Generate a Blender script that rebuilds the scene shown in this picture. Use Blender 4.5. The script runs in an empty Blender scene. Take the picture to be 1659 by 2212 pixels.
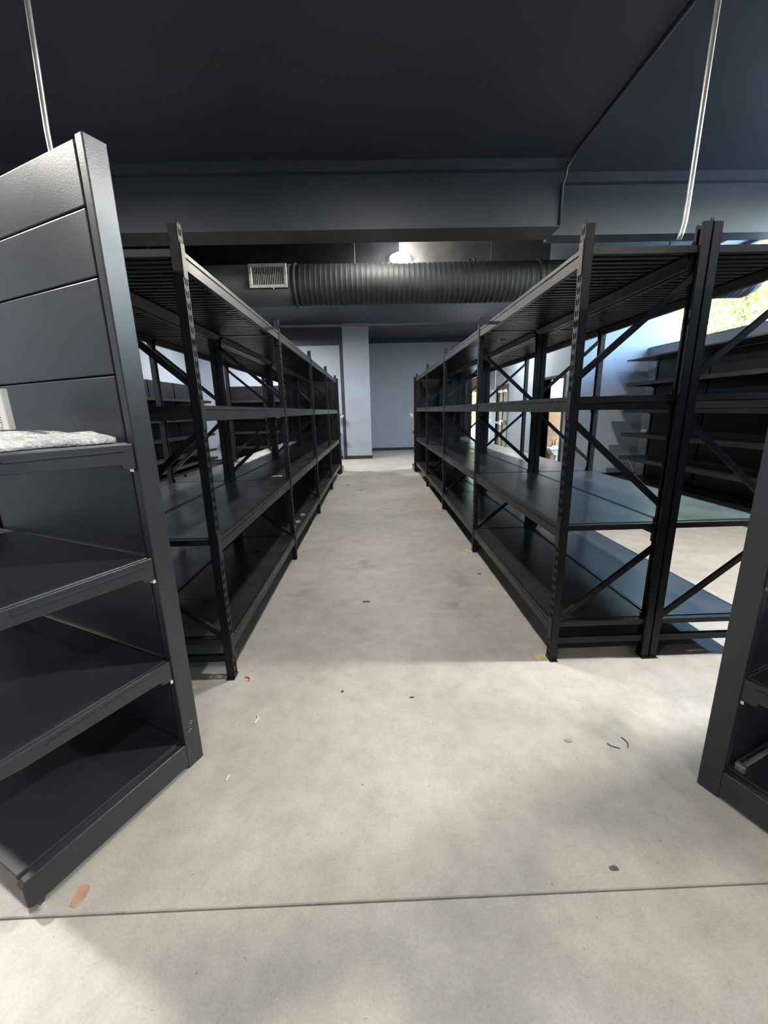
import bpy, math, random
from mathutils import Vector, Matrix
random.seed(7)
S = bpy.context.scene
COL = S.collection

# ------------------------------------------------------------------ camera
F_PX, PITCH, YAW, ROLL, CAM_H = 877.38, .2437, .0194, -.0243, 1.45
fw = Vector((math.sin(YAW)*math.cos(PITCH), math.cos(YAW)*math.cos(PITCH), -math.sin(PITCH)))
r0 = Vector((math.cos(YAW), -math.sin(YAW), 0)); u0 = r0.cross(fw)
rt = r0*math.cos(ROLL)+u0*math.sin(ROLL); up = u0*math.cos(ROLL)-r0*math.sin(ROLL)
cam = bpy.data.cameras.new('camera'); co = bpy.data.objects.new('camera', cam); COL.objects.link(co)
co.matrix_world = Matrix(((rt.x, up.x, -fw.x, 0), (rt.y, up.y, -fw.y, 0), (rt.z, up.z, -fw.z, CAM_H), (0, 0, 0, 1)))
cam.sensor_fit = 'VERTICAL'; cam.sensor_height = 36.0; cam.lens = 36.0*F_PX/2212
cam.clip_start = .05; cam.clip_end = 300
S.camera = co

# ------------------------------------------------------------------ world, sun, exposure
w = bpy.data.worlds.new('sky'); S.world = w; w.use_nodes = True
nt = w.node_tree; bg = nt.nodes['Background']
sky = nt.nodes.new('ShaderNodeTexSky'); sky.sky_type = 'NISHITA'
sky.sun_disc = False; sky.sun_elevation = math.radians(48); sky.sun_rotation = math.radians(250)
nt.links.new(sky.outputs[0], bg.inputs[0]); bg.inputs[1].default_value = 3.8
sl = bpy.data.lights.new('sun', 'SUN'); sl.energy = 7.0; sl.angle = .01; sl.color = (1, .95, .85)
so = bpy.data.objects.new('sun', sl); COL.objects.link(so)
so.rotation_euler = Vector((-.62, .25, .74)).to_track_quat('Z', 'Y').to_euler()
LAMP_W = 95.0
S.view_settings.view_transform = 'Standard'; S.view_settings.look = 'None'
S.view_settings.gamma = 1.0; S.view_settings.use_curve_mapping = False
S.view_settings.exposure = 1.1

# ------------------------------------------------------------------ materials
def mat(name, col, rough=.5, metal=0., var=.0, scale=6., bump=0., bscale=80., spec=.5, wear=0., wearcol=(.6, .6, .6), coat=0.):
    m = bpy.data.materials.new(name); m.use_nodes = True
    n = m.node_tree.nodes; l = m.node_tree.links; b = n['Principled BSDF']
    b.inputs['Base Color'].default_value = (*col, 1); b.inputs['Roughness'].default_value = rough
    b.inputs['Metallic'].default_value = metal; b.inputs['Specular IOR Level'].default_value = spec
    b.inputs['Coat Weight'].default_value = coat
    if var or bump or wear:
        tc = n.new('ShaderNodeTexCoord')
    out = None
    if var:
        ns = n.new('ShaderNodeTexNoise'); ns.inputs['Scale'].default_value = scale; ns.inputs['Detail'].default_value = 6
        l.new(tc.outputs['Object'], ns.inputs['Vector'])
        cr = n.new('ShaderNodeValToRGB'); cr.color_ramp.elements[0].position = .3; cr.color_ramp.elements[1].position = .7
        cr.color_ramp.elements[0].color = (*[c*(1-var) for c in col], 1); cr.color_ramp.elements[1].color = (*[min(1, c*(1+var)) for c in col], 1)
        l.new(ns.outputs['Fac'], cr.inputs['Fac']); out = cr.outputs['Color']
        mr = n.new('ShaderNodeMapRange'); mr.inputs['To Min'].default_value = max(.05, rough-.12); mr.inputs['To Max'].default_value = min(1, rough+.12)
        l.new(ns.outputs['Fac'], mr.inputs['Value']); l.new(mr.outputs['Result'], b.inputs['Roughness'])
    if wear:
        n2 = n.new('ShaderNodeTexNoise'); n2.inputs['Scale'].default_value = 9; n2.inputs['Detail'].default_value = 9; n2.inputs['Roughness'].default_value = .75
        l.new(tc.outputs['Object'], n2.inputs['Vector'])
        c2 = n.new('ShaderNodeValToRGB'); c2.color_ramp.elements[0].position = 1-.36*(1+wear) + .06; c2.color_ramp.elements[1].position = 1-.36*(1+wear)+.12
        l.new(n2.outputs['Fac'], c2.inputs['Fac'])
        mx = n.new('ShaderNodeMixRGB'); mx.inputs['Color2'].default_value = (*wearcol, 1)
        l.new(c2.outputs['Color'], mx.inputs['Fac'])
        if out: l.new(out, mx.inputs['Color1'])
        else: mx.inputs['Color1'].default_value = (*col, 1)
        out = mx.outputs['Color']
    if out: l.new(out, b.inputs['Base Color'])
    if bump:
        n3 = n.new('ShaderNodeTexNoise'); n3.inputs['Scale'].default_value = bscale; n3.inputs['Detail'].default_value = 4
        l.new(tc.outputs['Object'], n3.inputs['Vector'])
        bp = n.new('ShaderNodeBump'); bp.inputs['Strength'].default_value = bump; bp.inputs['Distance'].default_value = .01
        l.new(n3.outputs['Fac'], bp.inputs['Height']); l.new(bp.outputs['Normal'], b.inputs['Normal'])
    return m

def emis(name, col, st):
    m = bpy.data.materials.new(name); m.use_nodes = True
    b = m.node_tree.nodes['Principled BSDF']; b.inputs['Base Color'].default_value = (.8, .8, .8, 1)
    b.inputs['Emission Color'].default_value = (*col, 1); b.inputs['Emission Strength'].default_value = st
    return m

def glass_mat():
    m = bpy.data.materials.new('clear_glass'); m.use_nodes = True
    n = m.node_tree.nodes; l = m.node_tree.links; n.clear()
    o = n.new('ShaderNodeOutputMaterial'); mx = n.new('ShaderNodeMixShader'); t = n.new('ShaderNodeBsdfTransparent')
    g = n.new('ShaderNodeBsdfGlossy'); lw = n.new('ShaderNodeLayerWeight'); lw.inputs['Blend'].default_value = .12
    fr = n.new('ShaderNodeMath'); fr.operation = 'MULTIPLY'; fr.inputs[1].default_value = .6; l.new(lw.outputs['Facing'], fr.inputs[0])
    t.inputs['Color'].default_value = (.94, .97, .95, 1); g.inputs['Roughness'].default_value = .02
    l.new(fr.outputs[0], mx.inputs[0]); l.new(t.outputs[0], mx.inputs[1]); l.new(g.outputs[0], mx.inputs[2]); l.new(mx.outputs[0], o.inputs[0])
    return m

def floor_mat():
    m = bpy.data.materials.new('polished_concrete'); m.use_nodes = True
    n = m.node_tree.nodes; l = m.node_tree.links; b = n['Principled BSDF']
    geo = n.new('ShaderNodeNewGeometry')
    def noise(sc, det=5, ro=.6):
        q = n.new('ShaderNodeTexNoise'); q.inputs['Scale'].default_value = sc; q.inputs['Detail'].default_value = det; q.inputs['Roughness'].default_value = ro
        l.new(geo.outputs['Position'], q.inputs['Vector']); return q
    def ramp(src, p0, c0, p1, c1):
        r = n.new('ShaderNodeValToRGB'); e = r.color_ramp.elements
        e[0].position = p0; e[0].color = (*c0, 1); e[1].position = p1; e[1].color = (*c1, 1)
        l.new(src, r.inputs['Fac']); return r.outputs['Color']
    def mul(a, c, f=1.):
        x = n.new('ShaderNodeMixRGB'); x.blend_type = 'MULTIPLY'; x.inputs['Fac'].default_value = f
        l.new(a, x.inputs['Color1']); l.new(c, x.inputs['Color2']); return x.outputs['Color']
    base = ramp(noise(1.1, 4).outputs['Fac'], .33, (.338, .320, .292), .68, (.445, .423, .392))
    mott = ramp(noise(7, 8, .75).outputs['Fac'], .3, (.80, .80, .80), .62, (1.04, 1.04, 1.04))
    grain = ramp(noise(130, 3).outputs['Fac'], .3, (.9, .9, .9), .7, (1.06, 1.06, 1.06))
    stain = ramp(noise(2.3, 3, .5).outputs['Fac'], .26, (.72, .73, .74), .37, (1, 1, 1))
    speck = ramp(noise(42, 3).outputs['Fac'], .25, (.5, .47, .43), .31, (1, 1, 1))
    l.new(mul(mul(mul(mul(base, mott), grain), stain), speck), b.inputs['Base Color'])
    rr = n.new('ShaderNodeMapRange'); rr.inputs['To Min'].default_value = .38; rr.inputs['To Max'].default_value = .62
    l.new(noise(5, 5).outputs['Fac'], rr.inputs['Value']); l.new(rr.outputs['Result'], b.inputs['Roughness'])
    bp = n.new('ShaderNodeBump'); bp.inputs['Strength'].default_value = .12; bp.inputs['Distance'].default_value = .004
    l.new(noise(90, 4).outputs['Fac'], bp.inputs['Height']); l.new(bp.outputs['Normal'], b.inputs['Normal'])
    return m

M = dict(
    rack=mat('black_powder_coat', (.0075, .0085, .0115), .40, var=.25, scale=5, bump=.04, bscale=160, spec=.26, wear=.02, wearcol=(.25, .25, .25)),
    beam=mat('black_beam_paint', (.0115, .012, .014), .38, var=.25, scale=4, spec=.38, wear=.03, wearcol=(.2, .19, .17)),
    deck=mat('dark_steel_deck', (.022, .024, .028), .31, var=.45, scale=3.2, bump=.03, bscale=40, wear=.05, wearcol=(.085, .085, .09)),
    gond=mat('charcoal_gondola_paint', (.025, .027, .033), .36, var=.12, scale=3, bump=.05, bscale=220, wear=-.02, wearcol=(.35, .35, .35)),
    gpanel=mat('charcoal_panel_paint', (.015, .0175, .026), .40, var=.12, scale=2, bump=.05, bscale=200),
    floor=floor_mat(),
    joint=mat('joint_sealant', (.26, .22, .18), .8, var=.3, scale=12),
    wall=mat('grey_blue_wall_paint', (.275, .325, .40), .6, var=.05, scale=2, bump=.06, bscale=120),
    black=mat('black_ceiling_paint', (.028, .032, .046), .55, var=.18, scale=1.5, bump=.15, bscale=60),
    bulk=mat('black_bulkhead_paint', (.030, .036, .047), .5, var=.15, scale=1.2, bump=.1, bscale=40),
    basebd=mat('black_rubber_base', (.012, .012, .014), .5),
    satin=mat('dark_satin_metal', (.085, .085, .087), .36, metal=.25, var=.25, scale=2.5),
    duct=mat('black_painted_duct', (.022, .024, .028), .62, var=.25, scale=6),
    grille=mat('bare_grille_metal', (.42, .42, .41), .4, metal=.5, var=.2, scale=20),
    dark=mat('dark_void', (.006, .006, .007), .8),  # near-black colour for gaps and hollows that lie in shade
    steel=mat('galvanised_conduit', (.58, .58, .57), .3, metal=.8, var=.1, scale=10),
    chrome=mat('chrome', (.8, .8, .82), .12, metal=1.),
    pipe=mat('black_conduit_paint', (.03, .032, .036), .4),
    white=mat('white_plastic', (.75, .75, .73), .4),
    paper=mat('white_paper', (.78, .77, .74), .7, var=.06, scale=20),
    ink=mat('grey_ink', (.08, .08, .09), .7),
    bubble=mat('white_bubble_wrap', (.64, .64, .64), .2, var=.25, scale=60, bump=1., bscale=95, coat=.3),
    red=mat('red_plastic', (.55, .02, .02), .35),
    tan=mat('tan_wainscot', (.36, .22, .10), .5, var=.12, scale=4),
    brown=mat('brown_door_paint', (.13, .10, .075), .45, var=.1, scale=3),
    frame=mat('dark_door_frame', (.035, .03, .028), .45),
    brownfloor=mat('brown_tile', (.16, .10, .055), .35, var=.3, scale=8),
    glass=glass_mat(),
    alum=mat('dark_aluminium', (.10, .11, .125), .4, metal=.5),
    sill=mat('painted_sill', (.20, .23, .29), .45, var=.06, scale=4),
    leaf=mat('spring_leaf', (.24, .285, .05), .5, var=.45, scale=1.6),
    bark=mat('bark', (.09, .065, .045), .8, var=.3, scale=8, bump=.5, bscale=30),
    grass=mat('lawn', (.12, .20, .045), .9, var=.4, scale=.8),
    pave=mat('outdoor_paving', (.50, .40, .33), .8, var=.15, scale=2),
    yellow=mat('yellowed_tape', (.50, .42, .22), .7, var=.2, scale=30),
    rust=mat('orange_tape', (.38, .23, .17), .7, var=.2, scale=30),
    lens=emis('led_lens', (1, .90, .74), 26.),
)

# ------------------------------------------------------------------ mesh helpers
class MB:
    def __init__(s): s.v = []; s.f = []
    def box(s, x0, x1, y0, y1, z0, z1):
        i = len(s.v)
        s.v += [(x, y, z) for z in (z0, z1) for y in (y0, y1) for x in (x0, x1)]
        s.f += [(i, i+2, i+3, i+1), (i+4, i+5, i+7, i+6), (i, i+1, i+5, i+4), (i+2, i+6, i+7, i+3), (i, i+4, i+6, i+2), (i+1, i+3, i+7, i+5)]
        return s
    def obox(s, c, ax, ay, az):
        i = len(s.v); c = Vector(c); ax = Vector(ax); ay = Vector(ay); az = Vector(az)
        for k in (-1, 1):
            for j in (-1, 1):
                for h in (-1, 1): s.v.append(tuple(c+ax*h+ay*j+az*k))
        s.f += [(i, i+2, i+3, i+1), (i+4, i+5, i+7, i+6), (i, i+1, i+5, i+4), (i+2, i+6, i+7, i+3), (i, i+4, i+6, i+2), (i+1, i+3, i+7, i+5)]
        return s
    def bar(s, p, q, wd, th, side):
        p = Vector(p); q = Vector(q); d = (q-p); L = d.length; d.normalize(); side = Vector(side).normalized(); n = d.cross(side)
        return s.obox((p+q)/2, d*L/2, side*th/2, n*wd/2)
    def prism(s, pts, fn, t0, t1):
        i = len(s.v); n = len(pts)
        s.v += [fn(a, b, t0) for a, b in pts]+[fn(a, b, t1) for a, b in pts]
        s.f += [tuple(i+k for k in range(n))[::-1], tuple(i+n+k for k in range(n))]
        s.f += [(i+k, i+(k+1) % n, i+n+(k+1) % n, i+n+k) for k in range(n)]
        return s
    def tube(s, pts, r, seg=10, caps=True):
        pts = [Vector(p) for p in pts]; i = len(s.v); n = len(pts); pu = None
        for k, p in enumerate(pts):
            d = (pts[min(k+1, n-1)]-pts[max(k-1, 0)]).normalized()
            if pu is None: pu = d.orthogonal().normalized()
            else: pu = (pu-d*pu.dot(d)).normalized()
            pv = d.cross(pu); rr = r[k] if isinstance(r, (list, tuple)) else r
            for j in range(seg):
                a = 2*math.pi*j/seg; s.v.append(tuple(p+pu*rr*math.cos(a)+pv*rr*math.sin(a)))
        for k in range(n-1):
            for j in range(seg):
                a = i+k*seg+j; b = i+k*seg+(j+1) % seg; s.f.append((a, b, b+seg, a+seg))
        if caps:
            s.f.append(tuple(i+j for j in range(seg))[::-1]); s.f.append(tuple(i+(n-1)*seg+j for j in range(seg)))
        return s
    def mesh(s, name, m, smooth=False):
        me = bpy.data.meshes.new(name); me.from_pydata(s.v, [], s.f); me.materials.append(m)
        import bmesh
        bm = bmesh.new(); bm.from_mesh(me); bmesh.ops.recalc_face_normals(bm, faces=bm.faces); bm.to_mesh(me); bm.free()
        if smooth:
            for p in me.polygons: p.use_smooth = True
        return me
    def build(s, name, m, parent=None, smooth=False, bevel=0, seg=1):
        o = obj(name, s.mesh(name, m, smooth), parent)
        if bevel:
            b = o.modifiers.new('bevel', 'BEVEL'); b.width = bevel; b.segments = seg; b.limit_method = 'ANGLE'; b.angle_limit = .6
        return o

def obj(name, me, parent=None, loc=None):
    o = bpy.data.objects.new(name, me); COL.objects.link(o)
    if parent: o.parent = parent
    if loc: o.location = loc
    return o
def tag(o, label, cat, group=None, kind=None):
    o['label'] = label; o['category'] = cat
    if group: o['group'] = group
    if kind: o['kind'] = kind
    return o
def thing(name, label, cat, loc=(0, 0, 0), rz=0, group=None):
    o = obj(name, None, None, loc); o.rotation_euler = (0, 0, rz); o.empty_display_size = .1
    return tag(o, label, cat, group)
def struct(name, mb, m, label=None):
    o = mb.build(name, m); o['kind'] = 'structure'
    if label: o['label'] = label
    return o

# ------------------------------------------------------------------ the room
CEIL = 3.96
XL_W, XD, X_IN, X_OUT = -5.2, 3.9, 5.4, 5.85
YJ, YB, YP, YF = 8.27, 15.5, 12.9, -4.5
fl = struct('floor', MB().box(XL_W-.2, X_OUT+.2, YF-.2, YB+.2, -.25, -.012), M['joint'], 'worn beige concrete floor in wide slabs')
for y0, y1 in ((YF, -3.36), (-3.36, .917), (.917, 5.19), (5.19, 9.47), (9.47, 13.75), (13.75, YB)):
    MB().box(XL_W, XD if y0 > YJ else X_IN+.2, y0+.0022, y1-.0022, -.1, 0).build('slab', M['floor'], fl, bevel=.003)
struct('ceiling', MB().box(XL_W-.2, X_OUT+.2, YF-.2, YB+.2, CEIL, CEIL+.2), M['black'], 'flat black painted ceiling')

def wall(name, boxes, label, m='wall'):
    b = MB()
    for q in boxes: b.box(*q)
    return struct(name, b, M[m], label)
wl = wall('wall_left', [(XL_W-.15, XL_W, YF, YP+.1, 0, CEIL)], 'grey-blue painted side wall behind the shelving')
MB().box(XL_W, XL_W+.004, YF, YP, 3.37, CEIL-.002).build('black_band', M['black'], wl)
wb = wall('wall_back_left', [(XL_W, -.96, YP, YP+.15, 0, CEIL)], 'grey-blue back wall with a black band on top')
MB().box(XL_W, -.96, YP-.004, YP, 3.37, CEIL-.002).build('black_band', M['black'], wb)
wr = wall('wall_back', [(-.4, 3.16, YB, YB+.15, 0, CEIL), (3.16, 3.9, YB, YB+.15, 2.72, CEIL)], 'recessed grey-blue back wall at the end of the aisle')
MB().box(-.4, 3.9, YB-.004, YB, 3.79, CEIL-.002).build('black_band', M['black'], wr)
wall('wall_recess_side', [(-.5, -.13, YP+.3, YB, 0, CEIL)], 'side wall of the back recess')
pl = wall('wall_pillar', [(-.86, -.085, YP, YP+.4, 0, CEIL)], 'square grey-blue pillar at the end of the aisle')
# dark strip left of the pillar
struct('strip_1', MB().box(-1.0, -.86, YP+.02, YP+.30, 0, CEIL), M['black'], 'dark vertical strip beside the pillar')
wall('wall_front', [(XL_W, X_OUT, YF-.15, YF, 0, CEIL)], 'grey wall behind the viewer')
# door wall with openings: restroom door and double door
D3 = (8.56, 9.56, 2.04); DD = (12.1, 13.2, 2.07)
wall('wall_right', [(XD, XD+.14, D3[1], DD[0], 0, CEIL), (XD, XD+.14, DD[1], YB+.15, 0, CEIL), (XD, XD+.14, YJ, D3[0], 0, CEIL),
                    (XD, XD+.14, D3[0], D3[1], D3[2], CEIL), (XD, XD+.14, DD[0], DD[1], DD[2], CEIL)], 'grey-blue side wall with a restroom door and double doors')
wall('wall_right_return', [(XD+.14, X_OUT, YJ, YJ+.14, 0, CEIL)], 'brightly daylit wall return beside the window')
# window wall (thick below the sill)
WY0, SILL, WTOP = .6, 2.5, 3.82
ww = wall('wall_window', [(X_IN, X_OUT, YF, YJ, 0, SILL), (X_IN, X_OUT, YF, YJ, WTOP, CEIL), (X_IN, X_OUT, YF, WY0, SILL, WTOP)], 'grey wall under the high window')
# sill ledge and window
wd = struct('window_1', MB().box(X_OUT-.10, X_OUT-.03, WY0, YJ, SILL+.005, SILL+.085).box(X_OUT-.10, X_OUT-.03, WY0, YJ, WTOP-.06, WTOP)
            .box(X_OUT-.10, X_OUT-.03, WY0, WY0+.05, SILL+.08, WTOP-.06), M['alum'], 'high window band looking out on trees')
for k, (ya, yb) in enumerate(((WY0+.05, 3.0), (3.05, 5.35), (5.4, YJ-.002))):
    MB().box(X_OUT-.07, X_OUT-.064, ya, yb, SILL+.085, WTOP-.06).build('pane', M['glass'], wd)
    if k < 2: MB().box(X_OUT-.10, X_OUT-.03, yb, yb+.05, SILL+.085, WTOP-.06).build('mullion', M['alum'], wd)
MB().box(X_IN-.03, X_OUT-.10, WY0, YJ-.002, SILL, SILL+.02).box(X_IN-.03, X_IN, WY0, YJ-.002, SILL-.16, SILL).build('sill', M['sill'], wd, bevel=.004)
for i, q in enumerate(((-.085, 3.1, YB-.012, YB, 0, .10), (-.872, -.073, YP-.012, YP, 0, .10), (-.085, -.073, YP, YP+.4, 0, .10),
                       (XL_W, -1.0, YP-.012, YP, 0, .10), (XL_W, XL_W+.012, YF, YP, 0, .10), (XD-.012, XD, D3[1]+.06, DD[0]-.06, 0, .10), (XD, X_IN, YJ-.012, YJ, 0, .10))):
    struct('baseboard_'+('back', 'pillar', 'pillar_side', 'back_left', 'left', 'right', 'return')[i], MB().box(*q), M['basebd'])

# bulkheads under the ceiling
struct('trim_2', MB().box(XL_W, 2.10, 5.0, 5.36, 3.36, CEIL), M['bulk'], 'black bulkhead beam across the ceiling')
struct('trim_3', MB().box(2.10, X_IN, 5.27, 5.47, 3.36, CEIL).box(2.10, X_IN, 5.24, 5.27, 3.36, 3.42), M['bulk'], 'set-back right part of the black bulkhead')
struct('trim_4', MB().box(XL_W, 2.10, 4.93, 5.0, 3.865, CEIL).box(2.1, X_IN, 5.2, 5.27, 3.865, CEIL), M['bulk'], 'narrow ledge along the top of the bulkhead')
struct('trim_6', MB().box(XL_W, .45, 6.78, 6.92, 3.28, CEIL), M['rack'], 'dim half of the fascia, darkened by colour, above the left half of the round duct')  # unlit half of one fascia, its dimness put into the darker material
hd = struct('trim_5', MB().box(.45, 2.72, 6.78, 6.92, 3.28, CEIL), M['satin'], 'satin metal fascia, coloured paler as the lit half, beside the glowing light')  # lit half of the same fascia, kept paler in colour
mk = MB(); ring = [(1.53+.045*math.cos(a), 6.778, 3.60+.045*math.sin(a)) for a in [k*math.pi/8 for k in range(17)]]
mk.tube(ring, .006, 6).tube([(1.555, 6.778, 3.56), (1.575, 6.778, 3.53), (1.57, 6.778, 3.50)], .006, 6).build('painted_mark', M['ink'], hd)

# ------------------------------------------------------------------ doors
def door_frame(name, y0, y1, z, label):
    b = MB().box(XD-.02, XD+.16, y0-.055, y0, 0, z+.055).box(XD-.02, XD+.16, y1, y1+.055, 0, z+.055).box(XD-.02, XD+.16, y0, y1, z, z+.055)
    return struct(name, b, M['frame'], label)
d1 = door_frame('door_1', *D3, 'dark framed restroom doorway standing open')
MB().obox((XD+.55, D3[0]+.02, 1.01), (.40, 0, 0), (0, .02, 0), (0, 0, 1.0)).build('door_leaf', M['brown'], d1)
# restroom behind
struct('wall_restroom', MB().box(XD+.14, 6.9, 10.5, 10.6, 0, 2.6).box(6.8, 6.9, YJ+.14, 10.5, 0, 2.6).box(XD+.14, 6.9, YJ+.14, 10.6, 2.6, 2.7), mat('white_restroom_paint', (.72, .72, .76), .6), 'white upper wall of the small restroom')
struct('trim_7', MB().box(XD+.16, 6.8, 10.46, 10.5, 0, 1.44).box(6.76, 6.8, YJ+.2, 10.46, 0, 1.44), M['tan'], 'tan wainscot panel in the restroom')
struct('floor_restroom', MB().box(XD, 6.9, YJ+.14, 10.6, -.1, 0), M['brownfloor'], 'brown restroom floor')
gb = MB().tube([(4.15, 10.40, .86), (5.4, 10.40, .86)], .018, 8).tube([(4.15, 10.46, .86), (4.15, 10.40, .86)], .018, 8).tube([(5.4, 10.46, .86), (5.4, 10.40, .86)], .018, 8).build('grab_bar', M['chrome'], None, True)
tag(gb, 'chrome grab bar on the tan restroom wall', 'grab bar')
sk = thing('wash_basin', 'white wash basin seen through the restroom doorway', 'basin', (4.62, 10.25, 0))
MB().box(-.28, .28, -.21, .21, .40, .46).build('rim', M['white'], sk, bevel=.03, seg=3)
MB().prism([(-.22, .40), (.22, .40), (.14, .28), (-.14, .28)], lambda a, b, t: (a, t, b), -.16, .18).build('bowl', M['white'], sk)
MB().tube([(0, .16, .46), (0, .16, .62), (0, .10, .66), (0, .02, .63)], .018, 8).box(-.09, .09, .13, .18, .46, .50).build('faucet', M['chrome'], sk)
MB().tube([(0, .05, 0), (0, .05, .28)], .045, 8).build('drain_pipe', M['white'], sk)
# double doors
d2 = door_frame('door_2', *DD, 'closed brown double doors on the side wall')
ym = (DD[0]+DD[1])/2
for k, (ya, yb) in enumerate(((DD[0]+.005, ym-.02), (ym+.02, DD[1]-.005))):
    lf = MB().box(XD+.03, XD+.075, ya, yb, .01, DD[2]-.005).build('door_leaf', M['brown'], d2)
    MB().box(XD-.03, XD+.03, (ya+.08 if k else yb-.33), (ya+.33 if k else yb-.08), DD[2]-.16, DD[2]-.09).build('door_closer', M['white'], lf)
    MB().box(XD-.03, XD+.03, ya+.04, yb-.04, .98, 1.05).build('push_bar', M['frame'], lf)
MB().box(XD+.02, XD+.04, ym-.02, ym+.02, .01, DD[2]-.005).build('dark_gap', M['dark'], d2)  # dark strip in place of the shaded gap between the leaves
MB().box(XD-.05, XD+.03, ym-.07, ym+.07, .95, 1.09).build('latch_box', M['white'], d2)
# glazed exit door in the back wall
gd = struct('door_3', MB().box(3.16, 3.22, YB, YB+.12, 0, 2.72).box(3.84, 3.9, YB, YB+.12, 0, 2.72).box(3.22, 3.84, YB, YB+.12, 2.05, 2.12).box(3.22, 3.84, YB, YB+.12, 2.66, 2.72).box(3.22, 3.84, YB, YB+.12, 0, .12), M['yellow'], 'glazed exit door at the back showing greenery')
MB().box(3.22, 3.84, YB+.05, YB+.056, .12, 2.05).build('pane', M['glass'], gd)
MB().box(3.22, 3.84, YB+.04, YB+.07, 2.12, 2.66).build('transom_panel', mat('tan_transom', (.24, .17, .11), .6), gd)
MB().tube([(3.30, YB-.06, .9), (3.30, YB-.06, 1.25)], .015, 8).build('pull_handle', M['chrome'], gd)
# wall devices
fa = thing('fire_alarm_strobe', 'red fire alarm strobe beside the brown double doors', 'fire alarm', (XD, 13.42, 1.98))
MB().box(-.05, 0, -.06, .06, -.07, .07).build('housing', M['red'], fa, bevel=.008)
MB().box(-.075, -.05, -.035, .035, -.02, .02).build('strobe_lens', M['white'], fa)
pp = MB().box(XD-.04, XD, 13.30, 13.42, 1.50, 1.66).build('pull_station', M['white'], None, bevel=.01); tag(pp, 'small white wall box under the red fire alarm', 'wall box')
cw = MB().tube([(XD-.02, 13.36, 1.66), (XD-.02, 13.36, 3.9)], .012, 8).build('wall_conduit', M['white'], None, True); tag(cw, 'thin pale conduit rising from the white wall box', 'conduit')
nb = MB().box(XD-.006, XD, 13.62, 13.90, 1.03, 1.38).build('wall_notice', M['paper']); tag(nb, 'white paper notice on the wall left of the double doors', 'notice')
for k in range(5): MB().box(XD-.008, XD-.0055, 13.66, 13.86-.03*(k % 3), 1.32-.05*k, 1.335-.05*k).build('printed_line', M['ink'], nb)

# ------------------------------------------------------------------ ceiling services
dt = thing('round_duct', 'black round ventilation duct crossing the room below the ceiling', 'duct', (0, 6.3, 3.175))
R = .258
def lathe_x(prof, name, m, parent):
    return MB().tube([(x, 0, 0) for x, r in prof], [r for x, r in prof], 32).build(name, m, parent, True)
lathe_x([(-4.9, R+.006), (-1.02, R+.006)], 'smooth_section', M['duct'], dt)
pr = []; x = -1.0
while x < 5.32:
    pr += [(x, R), (x+.050, R), (x+.055, R+.004), (x+.060, R+.004), (x+.065, R)]; x += .07
lathe_x(pr, 'spiral_section', M['duct'], dt)
for xx in (-1.02, 2.34): lathe_x([(xx-.025, R+.006), (xx-.022, R+.02), (xx+.022, R+.02), (xx+.025, R+.006)], 'coupling_ring', M['duct'], dt)
lathe_x([(5.30, R+.004)]+[(5.33+R*math.sin(a), max(.002, R*math.cos(a))) for a in [k*math.pi/2/10 for k in range(11)]], 'end_cap', M['duct'], dt)
for xx in (-3.0, -.2, 1.7, 4.2): MB().tube([(xx, 0, R-.02), (xx, 0, CEIL-3.175)], .008, 6).build('hanger_rod', M['pipe'], dt)
vg = MB().box(-.25, .25, -.015, .01, .105, .145).box(-.25, .25, -.015, .01, -.145, -.105).box(-.25, -.21, -.015, .01, -.105, .105).box(.21, .25, -.015, .01, -.105, .105).build('air_grille', M['grille'], dt, bevel=.004)
vg.location = (-1.345, -R-.03, .047); vg['label'] = 'pale metal air grille on the duct'
MB().box(-.21, .21, .035, .04, -.105, .105).build('backing', M['dark'], vg)  # near-black sheet stands in for the shaded duct interior
MB().box(-.25, .25, .01, .15, -.145, -.135).box(-.25, .25, .01, .10, .135, .145).box(-.25, -.24, .01, .14, -.145, .145).box(.24, .25, .01, .14, -.145, .145).build('collar', M['duct'], vg)
for k in range(18):
    xx = -.2+k*.0235; MB().obox((xx, .008, 0), (.003, .0, 0), (.002, .014, 0), (0, 0, .105)).build('louver', M['grille'], vg)
MB().box(.06, .075, -.02, .0, -.165, -.14).build('damper_tab', M['grille'], vg)

def lamp(x, y, z, label, watts, group='round ceiling lights', globe=False):
    t = thing('ceiling_light', label, 'light', (x, y, z), 0, group)  # name shared by the room fixtures and the added fill lights
    MB().tube([(0, 0, .0), (0, 0, .02), (0, 0, .05), (0, 0, .075)], [.155, .16, .14, .05], 28).build('housing', M['white'], t, True)
    MB().tube([(0, 0, -.018), (0, 0, -.012), (0, 0, .0)], [.10, .135, .14], 28).build('lens', M['lens'], t, True)
    MB().tube([(0, 0, .07), (0, 0, CEIL-z)], .010, 8).build('stem', M['pipe'], t)
    ld = bpy.data.lights.new('lamp_light', 'POINT' if globe else 'AREA')
    if globe: ld.shadow_soft_size = .05
    else: ld.shape = 'DISK'; ld.size = .26
    ld.use_shadow = True; ld.energy = watts; ld.color = (1, .968, .905)
    lo = bpy.data.objects.new('lamp_light', ld); COL.objects.link(lo); lo.parent = t; lo.location = (0, 0, -.08 if globe else -.03)
    return t
wlamp = thing('wall_light', 'glowing oval light on the fascia just above the round duct', 'light', (.455, 6.78, 3.625))
MB().tube([(0, -.03, 0), (0, .0, 0)], .11, 24).build('backplate', M['white'], wlamp)
lz = MB()
lz.tube([(-.15*math.cos(math.pi*k/12), -.09, 0) for k in range(13)], [max(.004, .075*math.sin(math.pi*k/12)) for k in range(13)], 20)
lz.build('lens', M['lens'], wlamp, True)
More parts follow.
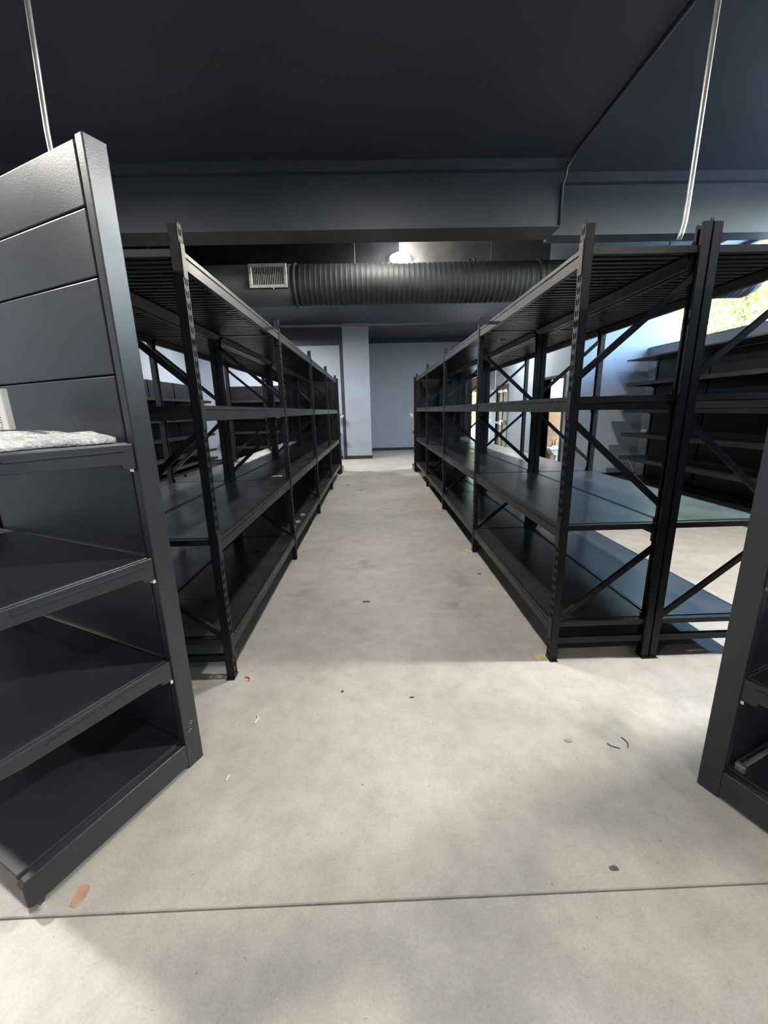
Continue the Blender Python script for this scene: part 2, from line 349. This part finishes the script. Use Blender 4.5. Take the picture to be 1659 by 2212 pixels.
ld = bpy.data.lights.new('lamp_light', 'POINT'); ld.energy = LAMP_W*.5; ld.color = (1, .93, .82); ld.shadow_soft_size = .06
lo = bpy.data.objects.new('lamp_light', ld); COL.objects.link(lo); lo.parent = wlamp; lo.location = (0, -.28, -.02)
lamp(-3.3, 2.0, 3.75, 'round ceiling light above the left racks near the viewer', LAMP_W*1.1)
lamp(3.5, 2.0, 3.75, 'round ceiling light above the right racks near the viewer', LAMP_W*1.7)
lamp(.3, -1.8, 3.75, 'round ceiling light behind the viewer', LAMP_W*.28)
lamp(-2.9, -1.8, 3.75, 'added round fill light behind the viewer to the left', LAMP_W*.3)  # added out of view to fill the near floor
lamp(3.3, -1.8, 3.75, 'added round fill light behind the viewer to the right', LAMP_W*.3)  # second added fill, softens the side lamp shadows
lamp(.1, 2.75, 3.84, 'round ceiling light above the mouth of the aisle', LAMP_W*.42)
lamp(.1, 5.66, 3.84, 'added round fill light hidden behind the bulkhead over the aisle', LAMP_W*.14)  # unseen lamp added to brighten the aisle floor
lamp(.1, 9.2, 3.82, 'added round fill light hidden behind the duct over the aisle', LAMP_W*.45)  # unseen lamp added to brighten the far aisle
lamp(-3.0, 10.9, 3.6, 'round ceiling light before the left back wall', LAMP_W*1.3)
lamp(3.4, 10.5, 3.7, 'round ceiling light before the brown double doors', LAMP_W*1.1)
lamp(5.3, 9.4, 2.5, 'round light inside the restroom', LAMP_W*.25).children[2].scale.z = .06

# conduits
cd = MB().tube([(1.625, 2.3, CEIL), (1.60, 2.3, 2.42), (1.597, 2.3, 2.34), (1.588, 2.3, 2.29), (1.578, 2.3, 2.262)], .0115, 10).build('drop_conduit', M['steel'], None, True)
tag(cd, 'pale vertical conduit dropping onto the right rack posts', 'conduit')
cd = MB().tube([(-1.43, 2.3, CEIL), (-1.48, 2.3, 2.75), (-1.475, 2.3, 2.34), (-1.45, 2.3, 2.29), (-1.42, 2.3, 2.262)], .0115, 10).build('drop_conduit', M['steel'], None, True)
tag(cd, 'pale vertical conduit rising behind the left gondola shelf', 'conduit')
cd = MB().tube([(2.125, -3.5, CEIL-.012), (2.125, 4.8, CEIL-.012), (2.12, 4.88, CEIL-.03), (2.085, 4.91, CEIL-.10), (2.083, 4.915, CEIL-.16), (2.083, 4.985, CEIL-.22), (2.083, 4.985, 3.37)], .014, 8).build('ceiling_conduit', M['pipe'], None, True)
tag(cd, 'thin black conduit along the ceiling and down the bulkhead', 'conduit')

# ------------------------------------------------------------------ storage racks
LV = (.245, .822, 1.497, 2.165)
D = .585; PW, PD, PH = .042, .05, 2.2575; NB = 4
def post_mesh(s, flip, name):
    """perforated face at u=0 (or at u=PW when flip)"""
    b = MB(); U = lambda u: s*(PW-u if flip else u)
    def bx(u0, u1, y0, y1, z0, z1):
        a, c = sorted((U(u0), U(u1))); b.box(a, c, y0, y1, z0, z1)
    t = .0025
    bx(0, PW, 0, t, 0, PH); bx(0, PW, PD-t, PD, 0, PH)
    bx(PW-t, PW, 0, .014, 0, PH); bx(PW-t, PW, PD-.014, PD, 0, PH)
    cols = ((.0, .010), (.0215, .0285), (.040, PD))
    for y0, y1 in cols: bx(0, t, y0, y1, 0, PH)
    z = .02; bx(0, t, 0, PD, 0, .02)
    while z < PH-.03:
        for j, (y0, y1) in enumerate(((.010, .0215), (.0285, .040))):
            k = 1 if j else -1
            za, zb = z+.028, z+.05
            i = len(b.v); sl = .006*k
            for u in (0, t):
                b.v += [(U(u), y0, za-sl), (U(u), y1, za+sl), (U(u), y1, zb+sl), (U(u), y0, zb-sl)]
            b.f += [(i, i+1, i+2, i+3), (i+4, i+7, i+6, i+5), (i, i+4, i+5, i+1), (i+3, i+2, i+6, i+7)]
        z += .05
    return b.mesh(name, M['rack'])
BP = [(0, 0), (0, .046), (.005, .048), (.005, .054), (0, .056), (0, .075), (.016, .075), (.016, .052), (.066, .052), (.066, .040), (.030, 0)]
def beam_mesh(s, flip, L, name):
    b = MB(); b.prism([(u+.003, z-.075) for u, z in BP], lambda u, z, t: (s*((PW*0-u) if flip else u), t, z), 0, L)
    for t0, t1 in ((-.003, .006), (L-.006, L+.003)):
        u0, u1 = (-.046, -.0015) if flip else (.0015, .046)
        a, c = sorted((s*u0, s*u1)); b.box(a, c, t0, t1, -.115, .025)
    # hooked connector plate on the post face
    for t0, t1 in ((-.042, .0), (L, L+.042)):
        a, c = sorted((s*(.0025 if flip else -.0025), 0)); b.box(a, c, t0, t1, -.115, .025)
    return b.mesh(name, M['beam'])
def deck_mesh(L, name):
    b = MB().box(.02, D-.02, .002, L-.002, -.022, 0)
    n = 30
    for k in range(n):
        y = .04+(L-.08)*k/(n-1); b.box(.075, D-.075, y-.012, y+.012, -.028, -.022)
    return b
def rack(name, s, X0, Y0, bay, label, flips=()):
    t = thing(name, label, 'rack', (X0, Y0, 0), 0, 'black long-span storage racks')
    L = bay-PD
    pm = [post_mesh(s, f, 'post') for f in (False, True)]
    bmh = [beam_mesh(s, f, L, 'beam') for f in (False, True)]
    dm = deck_mesh(L, 'deck')
    if s < 0: dm.v = [(-x, y, z) for x, y, z in dm.v]
    dme = dm.mesh('deck', M['deck'])
    fm = MB().box(*sorted((-s*.001, s*(PW+.002))), -.012, PD+.012, 0, .004).mesh('foot_plate', M['rack'])
    a, c = sorted((s*PW, s*(D-PW)))
    xb = MB().box(a, c, .012, .040, -.031, -.001).mesh('cross_bar', M['beam'])
    bb = MB().box(a, c, .012, .036, 0, .038).mesh('bottom_bar', M['rack'])
    DZ = (((.03, .245), (D-.03, .690)), ((D-.03, .915), (.03, 1.372)), ((.03, 1.585), (D-.03, 2.045)))
    df = [MB().bar((s*(D-p[0]), .025, p[1]-(.085 if p[1] > 1.5 else 0)), (s*(D-q[0]), .025, q[1]-(.085 if p[1] > 1.5 else 0)), .030, .018, (0, 1, 0)).mesh('diagonal_brace', M['rack']) for p, q in DZ]
    dg = [MB().bar((s*p[0], .025, p[1]), (s*q[0], .025, q[1]), .030, .018, (0, 1, 0)).mesh('diagonal_brace', M['rack'])
          for p, q in DZ]
    for i in range(NB+1):
        y = bay*i
        for k, u in ((0, 0), (1, D-PW)):
            p = obj('post', pm[k], t, (s*u, y, 0))
            obj('foot_plate', fm, p)
        for k in range(3): obj('diagonal_brace', (df if (i, k) in flips else dg)[k], t, (0, y, 0))
        obj('bottom_bar', bb, t, (0, y, .105))
        for z in LV: obj('cross_bar', xb, t, (0, y, z))
        if i < NB:
            for z in LV:
                obj('beam', bmh[0], t, (0, y+PD, z)); obj('beam', bmh[1], t, (s*D, y+PD, z))
                obj('deck', dme, t, (0, y+PD, z))
    return t
rack('storage_rack', -1, -.8265, 2.0225, 1.910, 'long black storage rack lining the left of the aisle')
rack('storage_rack', -1, -.8265-D-.008, 2.0225, 1.910, 'black storage rack standing back to back behind the left aisle rack')
rack('storage_rack', 1, .9925, 2.0825, 1.905, 'long black storage rack lining the right of the aisle', flips={(1, 2)})
rack('storage_rack', 1, .9925+D+.008, 2.0825, 1.905, 'black storage rack back to back behind the right aisle rack, toward the window', flips={(2, 1), (3, 1)})
tb = MB().box(-.825, .991, 3.955, 3.978, 2.196, 2.216).build('aisle_tie_bar', M['rack'])
tag(tb, 'thin bar tying the left and right rack tops across the aisle', 'tie bar')

# ------------------------------------------------------------------ gondola shelving
def gl(O, a, bs, aa, bb, z):
    a = Vector((*a, 0)).normalized(); b = Vector((-a.y, a.x, 0))*bs
    return Vector((O[0], O[1], 0))+a*aa+b*bb+Vector((0, 0, z)), a, b
def gondola(name, label, O, adir, bsign, bays=1, bw=1.22, H=2.26, shelves=((.52, .62), (.95, .62), (1.366, .56)), seams=(2.26, 2.083, 1.888, 1.588, 1.30, .97, .62, .14),
            near=False, group='black metal gondola shelves', base=.641, rail=False, top=None):
    """local frame: +x = along width (b), -y... ; a axis points to the front"""
    a = Vector((*adir, 0)).normalized(); b = Vector((-a.y, a.x, 0))*bsign
    t = obj(name, None); t.matrix_world = Matrix.Translation((O[0], O[1], 0)); tag(t, label, 'shelf unit', group)
    W = bw*bays; bev = .0025 if near else 0
    class G(MB):
        def gb(s, a0, a1, b0, b1, z0, z1): return s.obox(a*(a0+a1)/2+b*(b0+b1)/2+Vector((0, 0, (z0+z1)/2)), a*(a1-a0)/2, b*(b1-b0)/2, (0, 0, (z1-z0)/2))
        def gp(s, pts, b0, b1): return s.prism(pts, lambda u, z, q: tuple(a*u+b*q+Vector((0, 0, z))), b0, b1)
    ups = [0]+[k*bw for k in range(1, bays)]+[W]
    for k in range(bays+1):
        c = k*bw; b0, b1 = (c, c+.036) if k == 0 else ((c-.036, c) if k == bays else (c-.018, c+.018))
        u = G().gb(0, .074, b0, b1, 0, H).build('upright', M['gond'] if near else M['rack'], t, bevel=.004 if near else 0, seg=2)
        G().gp([(.074, .016), (base-.012, .016), (base, .03), (base, .098), (base-.01, .118), (.074, .118)], b0, b1).build('base_bracket', M['gond'], t, bevel=.003 if near else 0, seg=2)
        fp = base-.03
        p = a*fp+b*(b0-.004 if near and k == 0 else (b0+b1)/2)
        MB().tube([p, p+Vector((0, 0, .02))], .012, 8).build('leveler_foot', M['chrome'], t)
    for k in range(bays):
        c0, c1 = k*bw+.058, (k+1)*bw-.058
        if k > 0: c0 -= .018
        if k < bays-1: c1 += .018
        G().gb(.012, .042, c0-.021, c1+.021, .12, H-.02).build('backing_sheet', M['dark'], t)  # near-black sheet makes the slots beside the uprights look deeply shaded
        for j in range(len(seams)-1):
            G().gb(.044, .064, c0, c1, seams[j+1]+.0025, seams[j]-.0025).build('back_panel', M['gpanel'] if near else M['rack'], t, bevel=.004 if near else 0, seg=2)
        G().gb(.066, base-.004, c0-.026, c1+.026, .110, .1285).build('base_deck', M['gond'] if near else M['rack'], t, bevel=.004 if near else 0, seg=2)
        G().gb(base-.05, base-.035, c0-.01, c1+.01, .004, .108).build('kick_plate', M['gond'], t)
        for z, dp in shelves:
            sh = G().gb(.078, dp, c0-.038, c1+.038, z-.012, z).gb(dp-.014, dp, c0-.038, c1+.038, z-.058, z-.012).build('shelf', M['gond'] if near else M['beam'], t, bevel=.004 if near else 0, seg=2)
            for q0, q1 in ((c0-.050, c0-.036), (c1+.036, c1+.050)):
                br = G().gp([(.072, z-.092), (.118, z-.088), (.124, z-.072), (dp-.06, z-.058), (dp-.004, z-.05), (dp-.004, z-.004), (.072, z-.004)], q0, q1).build('shelf_bracket', M['gond'] if near else M['rack'], sh, bevel=.003 if near else 0, seg=2)
                if near:
                    G().gb(.11, dp-.12, q0-.006, q1+.006, z-.028, z-.024).build('bracket_rib', M['gond'], sh)
                    G().gb(.078, .088, q0-.004, q1+.004, z-.10, z-.088).build('hook', M['chrome'], sh)
        if rail:
            G().tube([a*.10+b*(c0-.01)+Vector((0, 0, .142)), a*.10+b*(c1+.01)+Vector((0, 0, .142))], .009, 8).gb(.085, .115, c0-.012, c0+.004, .128, .156).build('tie_rod', M['steel'], t)
        if top: G().gb(.0, top, c0-.044, c1+.044, H, H+.02).build('top_shelf', M['gond'], t)
    return t
aL = Vector((-.45, -.893)); aR = Vector((.377, -.926))
gL = gondola('gondola_shelf', 'tall charcoal gondola shelf at the left edge holding bubble wrap', (-.789, 1.494), aL, -1, near=True, bw=1.165, seams=(2.263, 2.083, 1.888, 1.590, .935, .505, .105))
gR = gondola('gondola_shelf', 'charcoal gondola shelf at the right edge nearest the viewer', (1.23, 1.267), aR, 1, near=True, rail=True, seams=(2.263, 2.083, 1.888, 1.590, .935, .505, .105))
sc = MB(); o1, a1, b1_ = gl((-.789, 1.494), aL, -1, 0, 0, 0)
for pa, pz, la, lz_ in ((.030, .205, .010, .0025), (.036, .198, .006, .004), (.040, .172, .012, .0015), (.046, .165, .008, .0015)):
    sc.obox(Vector((-.789, 1.494, pz))-Vector((-.789, 1.494, 0))+a1*pa-b1_*.0003, a1*la*.5+Vector((0, 0, .002)), b1_*.0006, (0, 0, lz_*.6))
sc.build('scratch', M['grille'], gL)
# wall runs
SH5 = ((.515, .5), (.945, .5), (1.37, .5), (1.84, .5))
gondola('gondola_run', 'dark gondola shelf run under the window on the right', (5.27, 7.72), (-1, 0), 1, bays=6, bw=1.22, H=2.215, shelves=((.515, .60), (.945, .60), (1.37, .60), (1.84, .60)), base=.66, top=.64, seams=(2.21, 1.6, .9, .14))
gondola('gondola_run', 'dark gondola shelf run along the left wall', (-5.1, 3.56), (1, 0), 1, bays=7, bw=1.22, H=2.26, shelves=SH5+((.28, .5),), seams=(2.26, 1.6, .9, .14))
gondola('gondola_run', 'dark gondola shelf run against the left back wall', (-4.35, 12.8), (0, -1), 1, bays=3, bw=.98, H=2.26, shelves=SH5, seams=(2.26, 1.6, .9, .14))
# end caps at the far rack ends, facing away
gondola('end_cap_shelf', 'dark end shelf closing the far end of the left racks', (-.80, 9.80), (0, 1), 1, bays=1, bw=1.22, H=2.2, shelves=((.52, .5), (.95, .5), (1.37, .45)), base=.60, seams=(2.2, 1.6, .9, .14))
gondola('end_cap_shelf', 'dark end shelf closing the far end of the right racks', (.955, 9.80), (0, 1), -1, bays=1, bw=1.36, H=2.2, shelves=((.52, .5), (.95, .5), (1.37, .45)), base=.60, seams=(2.2, 1.6, .9, .14))

# ------------------------------------------------------------------ small things
# bubble wrap on the left gondola shelf
o0, a_, b_ = gl((-.789, 1.494), aL, -1, .0, .0, 1.367)
bw = MB(); nA, nB = 26, 44
for side in (0, 1):
    for i in range(nA+1):
        for j in range(nB+1):
            aa = .10+.40*i/nA; bb = .035+.95*j/nB
            e = min(i, nA-i, j, nB-j)/3
            th = (0.034+.004*math.sin(bb*17+aa*9)+.004*math.sin(bb*41-aa*23)+.006*random.random())*min(1, .5+.5*e)
            bw.v.append(tuple(o0+a_*(aa+.008*math.sin(bb*30))+b_*(bb+.014*math.sin(aa*26))+Vector((0, 0, th if side else .001))))
n1 = nB+1
for side in (0, 1):
    k0 = side*(nA+1)*n1
    for i in range(nA):
        for j in range(nB): bw.f.append((k0+i*n1+j, k0+i*n1+j+1, k0+(i+1)*n1+j+1, k0+(i+1)*n1+j))
K = (nA+1)*n1
for i in range(nA):
    for j in (0, nB): bw.f.append((i*n1+j, (i+1)*n1+j, K+(i+1)*n1+j, K+i*n1+j))
for j in range(nB):
    for i in (0, nA): bw.f.append((i*n1+j, i*n1+j+1, K+i*n1+j+1, K+i*n1+j))
tag(bw.build('bubble_wrap', M['bubble'], None, True), 'crumpled sheet of white bubble wrap on the left gondola shelf', 'bubble wrap')
# white carton on the bubble wrap
bc = thing('white_carton', 'white printed carton standing on the bubble wrap', 'carton')
def gob(m, c, sa, sb, sz): return m.obox(c, a_*sa, b_*sb, (0, 0, sz))
P0 = o0+a_*.24+b_*.475
gob(MB(), P0+Vector((0, 0, .052+.066)), .011, .095, .068).build('box_body', M['paper'], bc, bevel=.003)
tx = MB()
for r_ in range(6):
    q = 0
    while q < 15:
        ln = random.choice((.003, .004, .005))
        tx.obox(P0+a_*.0113+b_*(-.058+r_*.011)+Vector((0, 0, .05+q*.0085)), a_*.0004, b_*.0022, (0, 0, ln*.7)); q += 1 if random.random() > .15 else 2
tp = tx.build('printed_text', M['ink'], bc)
# tags on the end caps
for xx, lab, sg in ((-.80, 'white paper tag sticking out of the far left end shelf', 1), (.955, 'white paper tag sticking out of the far right end shelf', -1)):
    m_ = MB()
    m_.prism([(0, -.06), (sg*.075, -.035), (sg*.09, -.06), (sg*.05, -.125), (0, -.10)], lambda u, z, q: (xx+u, q, 1.42+z), 9.99, 9.997)
    tag(m_.build('paper_tag', M['paper']), lab, 'tag')
# pale scrap etc. on racks
def chip(name, pts, z, m, label, cat, h=.004, group=None):
    b = MB().prism(pts, lambda x, y, q: (x, y, q), z, z+h); return tag(b.build(name, M[m]), label, cat, group)
def blob(cx, cy, rx, ry, n=9, rot=0):
    out = []
    for k in range(n):
        a = 2*math.pi*k/n; rr = .75+.4*random.random(); x, y = rx*rr*math.cos(a), ry*rr*math.sin(a)
        out.append((cx+x*math.cos(rot)-y*math.sin(rot), cy+x*math.sin(rot)+y*math.cos(rot)))
    return out
chip('paper_scrap', blob(-1.02, 4.19, .06, .03), LV[1]+.0005, 'paper', 'torn white paper scrap on the middle left shelf', 'scrap', .003)
for k, (x, y) in enumerate(((-.90, 4.25), (-.895, 4.48), (-.893, 4.80))):
    chip('plastic_scrap', blob(x, y, .028, .05), LV[0]+.0005, 'grille', ('grey plastic scrap on the lower left shelf, nearest of three', 'grey plastic scrap on the lower left shelf, middle of three', 'grey plastic scrap on the lower left shelf, farthest of three')[k], 'scrap', .012, 'scraps on the lower left shelf')
# debris on the floor
for k, (x, y, rx, ry, rot, lab) in enumerate(((.945, 4.03, .035, .05, .2, 'second right rack post'), (.935, 3.085, .03, .06, .1, 'right rack between its first two posts'), (.955, 2.13, .05, .03, .4, 'nearest right rack post'), (.95, 5.93, .04, .06, 0, 'third right rack post'))):
    chip('tape_patch', blob(x, y, rx, ry, 8, rot), .0004, 'yellow', 'yellowed tape patch on the floor beside the '+lab, 'tape', .001)
chip('orange_tape', [(-0.976, 0.942), (-0.981, 0.969), (-0.982, 0.996), (-0.962, 1.001), (-0.945, 0.993), (-0.94, 0.968), (-0.946, 0.943), (-0.957, 0.935)], .0004, 'rust', 'worn orange tape strip on the floor by the left gondola', 'tape', .001)
def wire(pts, r, m, name, label, cat): return tag(MB().tube(pts, r, 6).build(name, M[m], None, True), label, cat)
def arc(cx, cy, r, a0, a1, z, n=8): return [(cx+r*math.cos(a0+(a1-a0)*k/n), cy+r*math.sin(a0+(a1-a0)*k/n), z) for k in range(n+1)]
wire(arc(-.765, 2.005, .025, -.4, 1.9, .003), .003, 'red', 'red_strap', 'curled red plastic strip beside the left rack foot', 'debris')
wire(arc(-.65, 1.70, .04, -.7, .8, .003), .0022, 'white', 'white_tie', 'white curled tie on the floor by the left gondola', 'debris')
wire([(-.645, 1.36, .003), (-.64, 1.385, .003)], .0025, 'white', 'white_chip', 'tiny white chip on the floor by the left gondola', 'debris')
wire(arc(1.04, 1.475, .04, -.9, .7, .003), .002, 'ink', 'dark_wire', 'thin dark curled wire on the floor near the right gondola', 'debris')
wire([(.99, 1.47, .003), (1.0, 1.455, .003), (1.03, 1.44, .003)], .002, 'ink', 'dark_twig', 'thin dark sliver beside the curled wire', 'debris')
for x, y, rx, ry, n_, lab in ((.731, .976, .016, .007, 'dark_chip', 'dark flat chip on the floor near the front joint'), (.833, 1.495, .02, .011, 'cement_chip', 'pale cement chip on the floor left of the dark wire'),
                              (-.559, 8.186, .05, .03, 'dark_scrap', 'dark scrap far down the aisle on the left'), (.157, 1.814, .012, .006, 'dark_fleck', 'dark fleck in the middle of the aisle mouth'),
                              (-.208, 1.881, .008, .008, 'round_fleck', 'round dark fleck left of the aisle mouth centre'), (-.104, 2.928, .03, .012, 'grey_scrap', 'grey scrap in the middle of the aisle'),
                              (.912, 3.405, .02, .01, 'small_scrap', 'small grey scrap beside the right rack')):
    chip(n_, blob(x, y, rx, ry), .0004, 'grille' if 'cement' in n_ else 'ink', lab, 'debris', .004)
# items on the window gondola
ct = thing('tape_roll', 'small pale roll on the window gondola shelf', 'roll', (4.95, 7.45, .946))
MB().tube([(0, -.05, .035), (0, .05, .035)], .035, 14).build('roll_body', M['yellow'], ct, True)
MB().tube([(0, -.052, .035), (0, .052, .035)], .016, 10).build('roll_core', M['white'], ct, True)
wire([(4.59, 7.3, .50), (4.585, 7.2, .45), (4.575, 7.0, .25), (4.56, 6.6, .10), (4.52, 6.3, .02)], .0028, 'rust', 'loose_cable', 'pale loose cable hanging from the window gondola', 'cable')
ca = thing('small_carton', 'small red and white carton at the foot of the left wall shelves', 'carton', (-4.15, 6.4, 0))
MB().box(-.12, .12, -.15, .15, 0, .17).build('box_body', M['paper'], ca, bevel=.004); MB().box(.12, .123, -.15, .15, .04, .11).build('red_band', M['red'], ca)

# ------------------------------------------------------------------ outdoors
struct('ground_outside', MB().box(-40, 60, -40, 70, -.6, -.30), mat('parking_lot', (.34, .34, .34), .85, var=.12, scale=.7), 'pale parking lot outside the windows')
struct('path_outside', MB().box(2.0, 5.5, YB+.2, 24, -.29, -.05), M['pave'], 'pale paving outside the exit door')
def leaf_mass(c, rx, ry, rz, n, sz):
    b = MB()
    for _ in range(n):
        while True:
            p = Vector((random.uniform(-1, 1), random.uniform(-1, 1), random.uniform(-1, 1)))
            if p.length < 1: break
        p = Vector((c[0]+p.x*rx, c[1]+p.y*ry, c[2]+p.z*rz))
        d = Vector((random.gauss(0, 1), random.gauss(0, 1), random.gauss(0, .6))).normalized(); e = d.orthogonal().normalized()
        q = d.cross(e); an = random.random()*6.28; e = e*math.cos(an)+q*math.sin(an); q = d.cross(e)
        s_ = sz*random.uniform(.6, 1.3); i = len(b.v)
        b.v += [tuple(p-e*s_), tuple(p+q*s_*.45), tuple(p+e*s_), tuple(p-q*s_*.45)]; b.f.append((i, i+1, i+2, i+3))
    return b
def tree(label, x, y, h, r, n, sz=.11):
    t = thing('tree', label, 'tree', (x, y, -.3), 0, 'trees outside')
    tr = MB().tube([(0, 0, 0), (.06, .03, h*.35), (-.03, .05, h*.7), (0, 0, h*.95)], [.16, .12, .08, .02], 8)
    for k in range(7):
        a = k*2.4; z = h*(.3+.08*k); tr.tube([(0, 0, z), (r*.45*math.cos(a), r*.45*math.sin(a), z+.5), (r*.8*math.cos(a), r*.8*math.sin(a), z+1.1)], [.05, .035, .012], 6)
    tr.build('trunk', M['bark'], t)
    me = leaf_mass((0, 0, h*.6), r, r, h*.46, n, sz); f = bpy.data.meshes.new('foliage'); f.from_pydata(me.v, [], me.f); f.materials.append(M['leaf'])
    fo = obj('foliage', f, t); fo['kind'] = 'stuff'
tree('leafy green tree outside the window nearest the wall return', 12.2, 14.2, 8.5, 2.3, 6500, .12)
tree('leafy green tree outside the middle of the window', 12.6, 9.4, 9.0, 2.3, 6500, .12)
tree('leafy green tree outside the window toward the viewer', 12.4, 4.6, 8.5, 2.3, 4500, .12)
tree('taller tree behind the others outside the window', 18.0, 17.0, 11.0, 3.2, 6500, .17)
tree('wide tree in the second row outside the window', 18.2, 10.2, 11.0, 3.3, 6500, .17)
tree('green bushy tree outside the glazed exit door', 4.3, 20.0, 5.0, 1.9, 5200, .10)
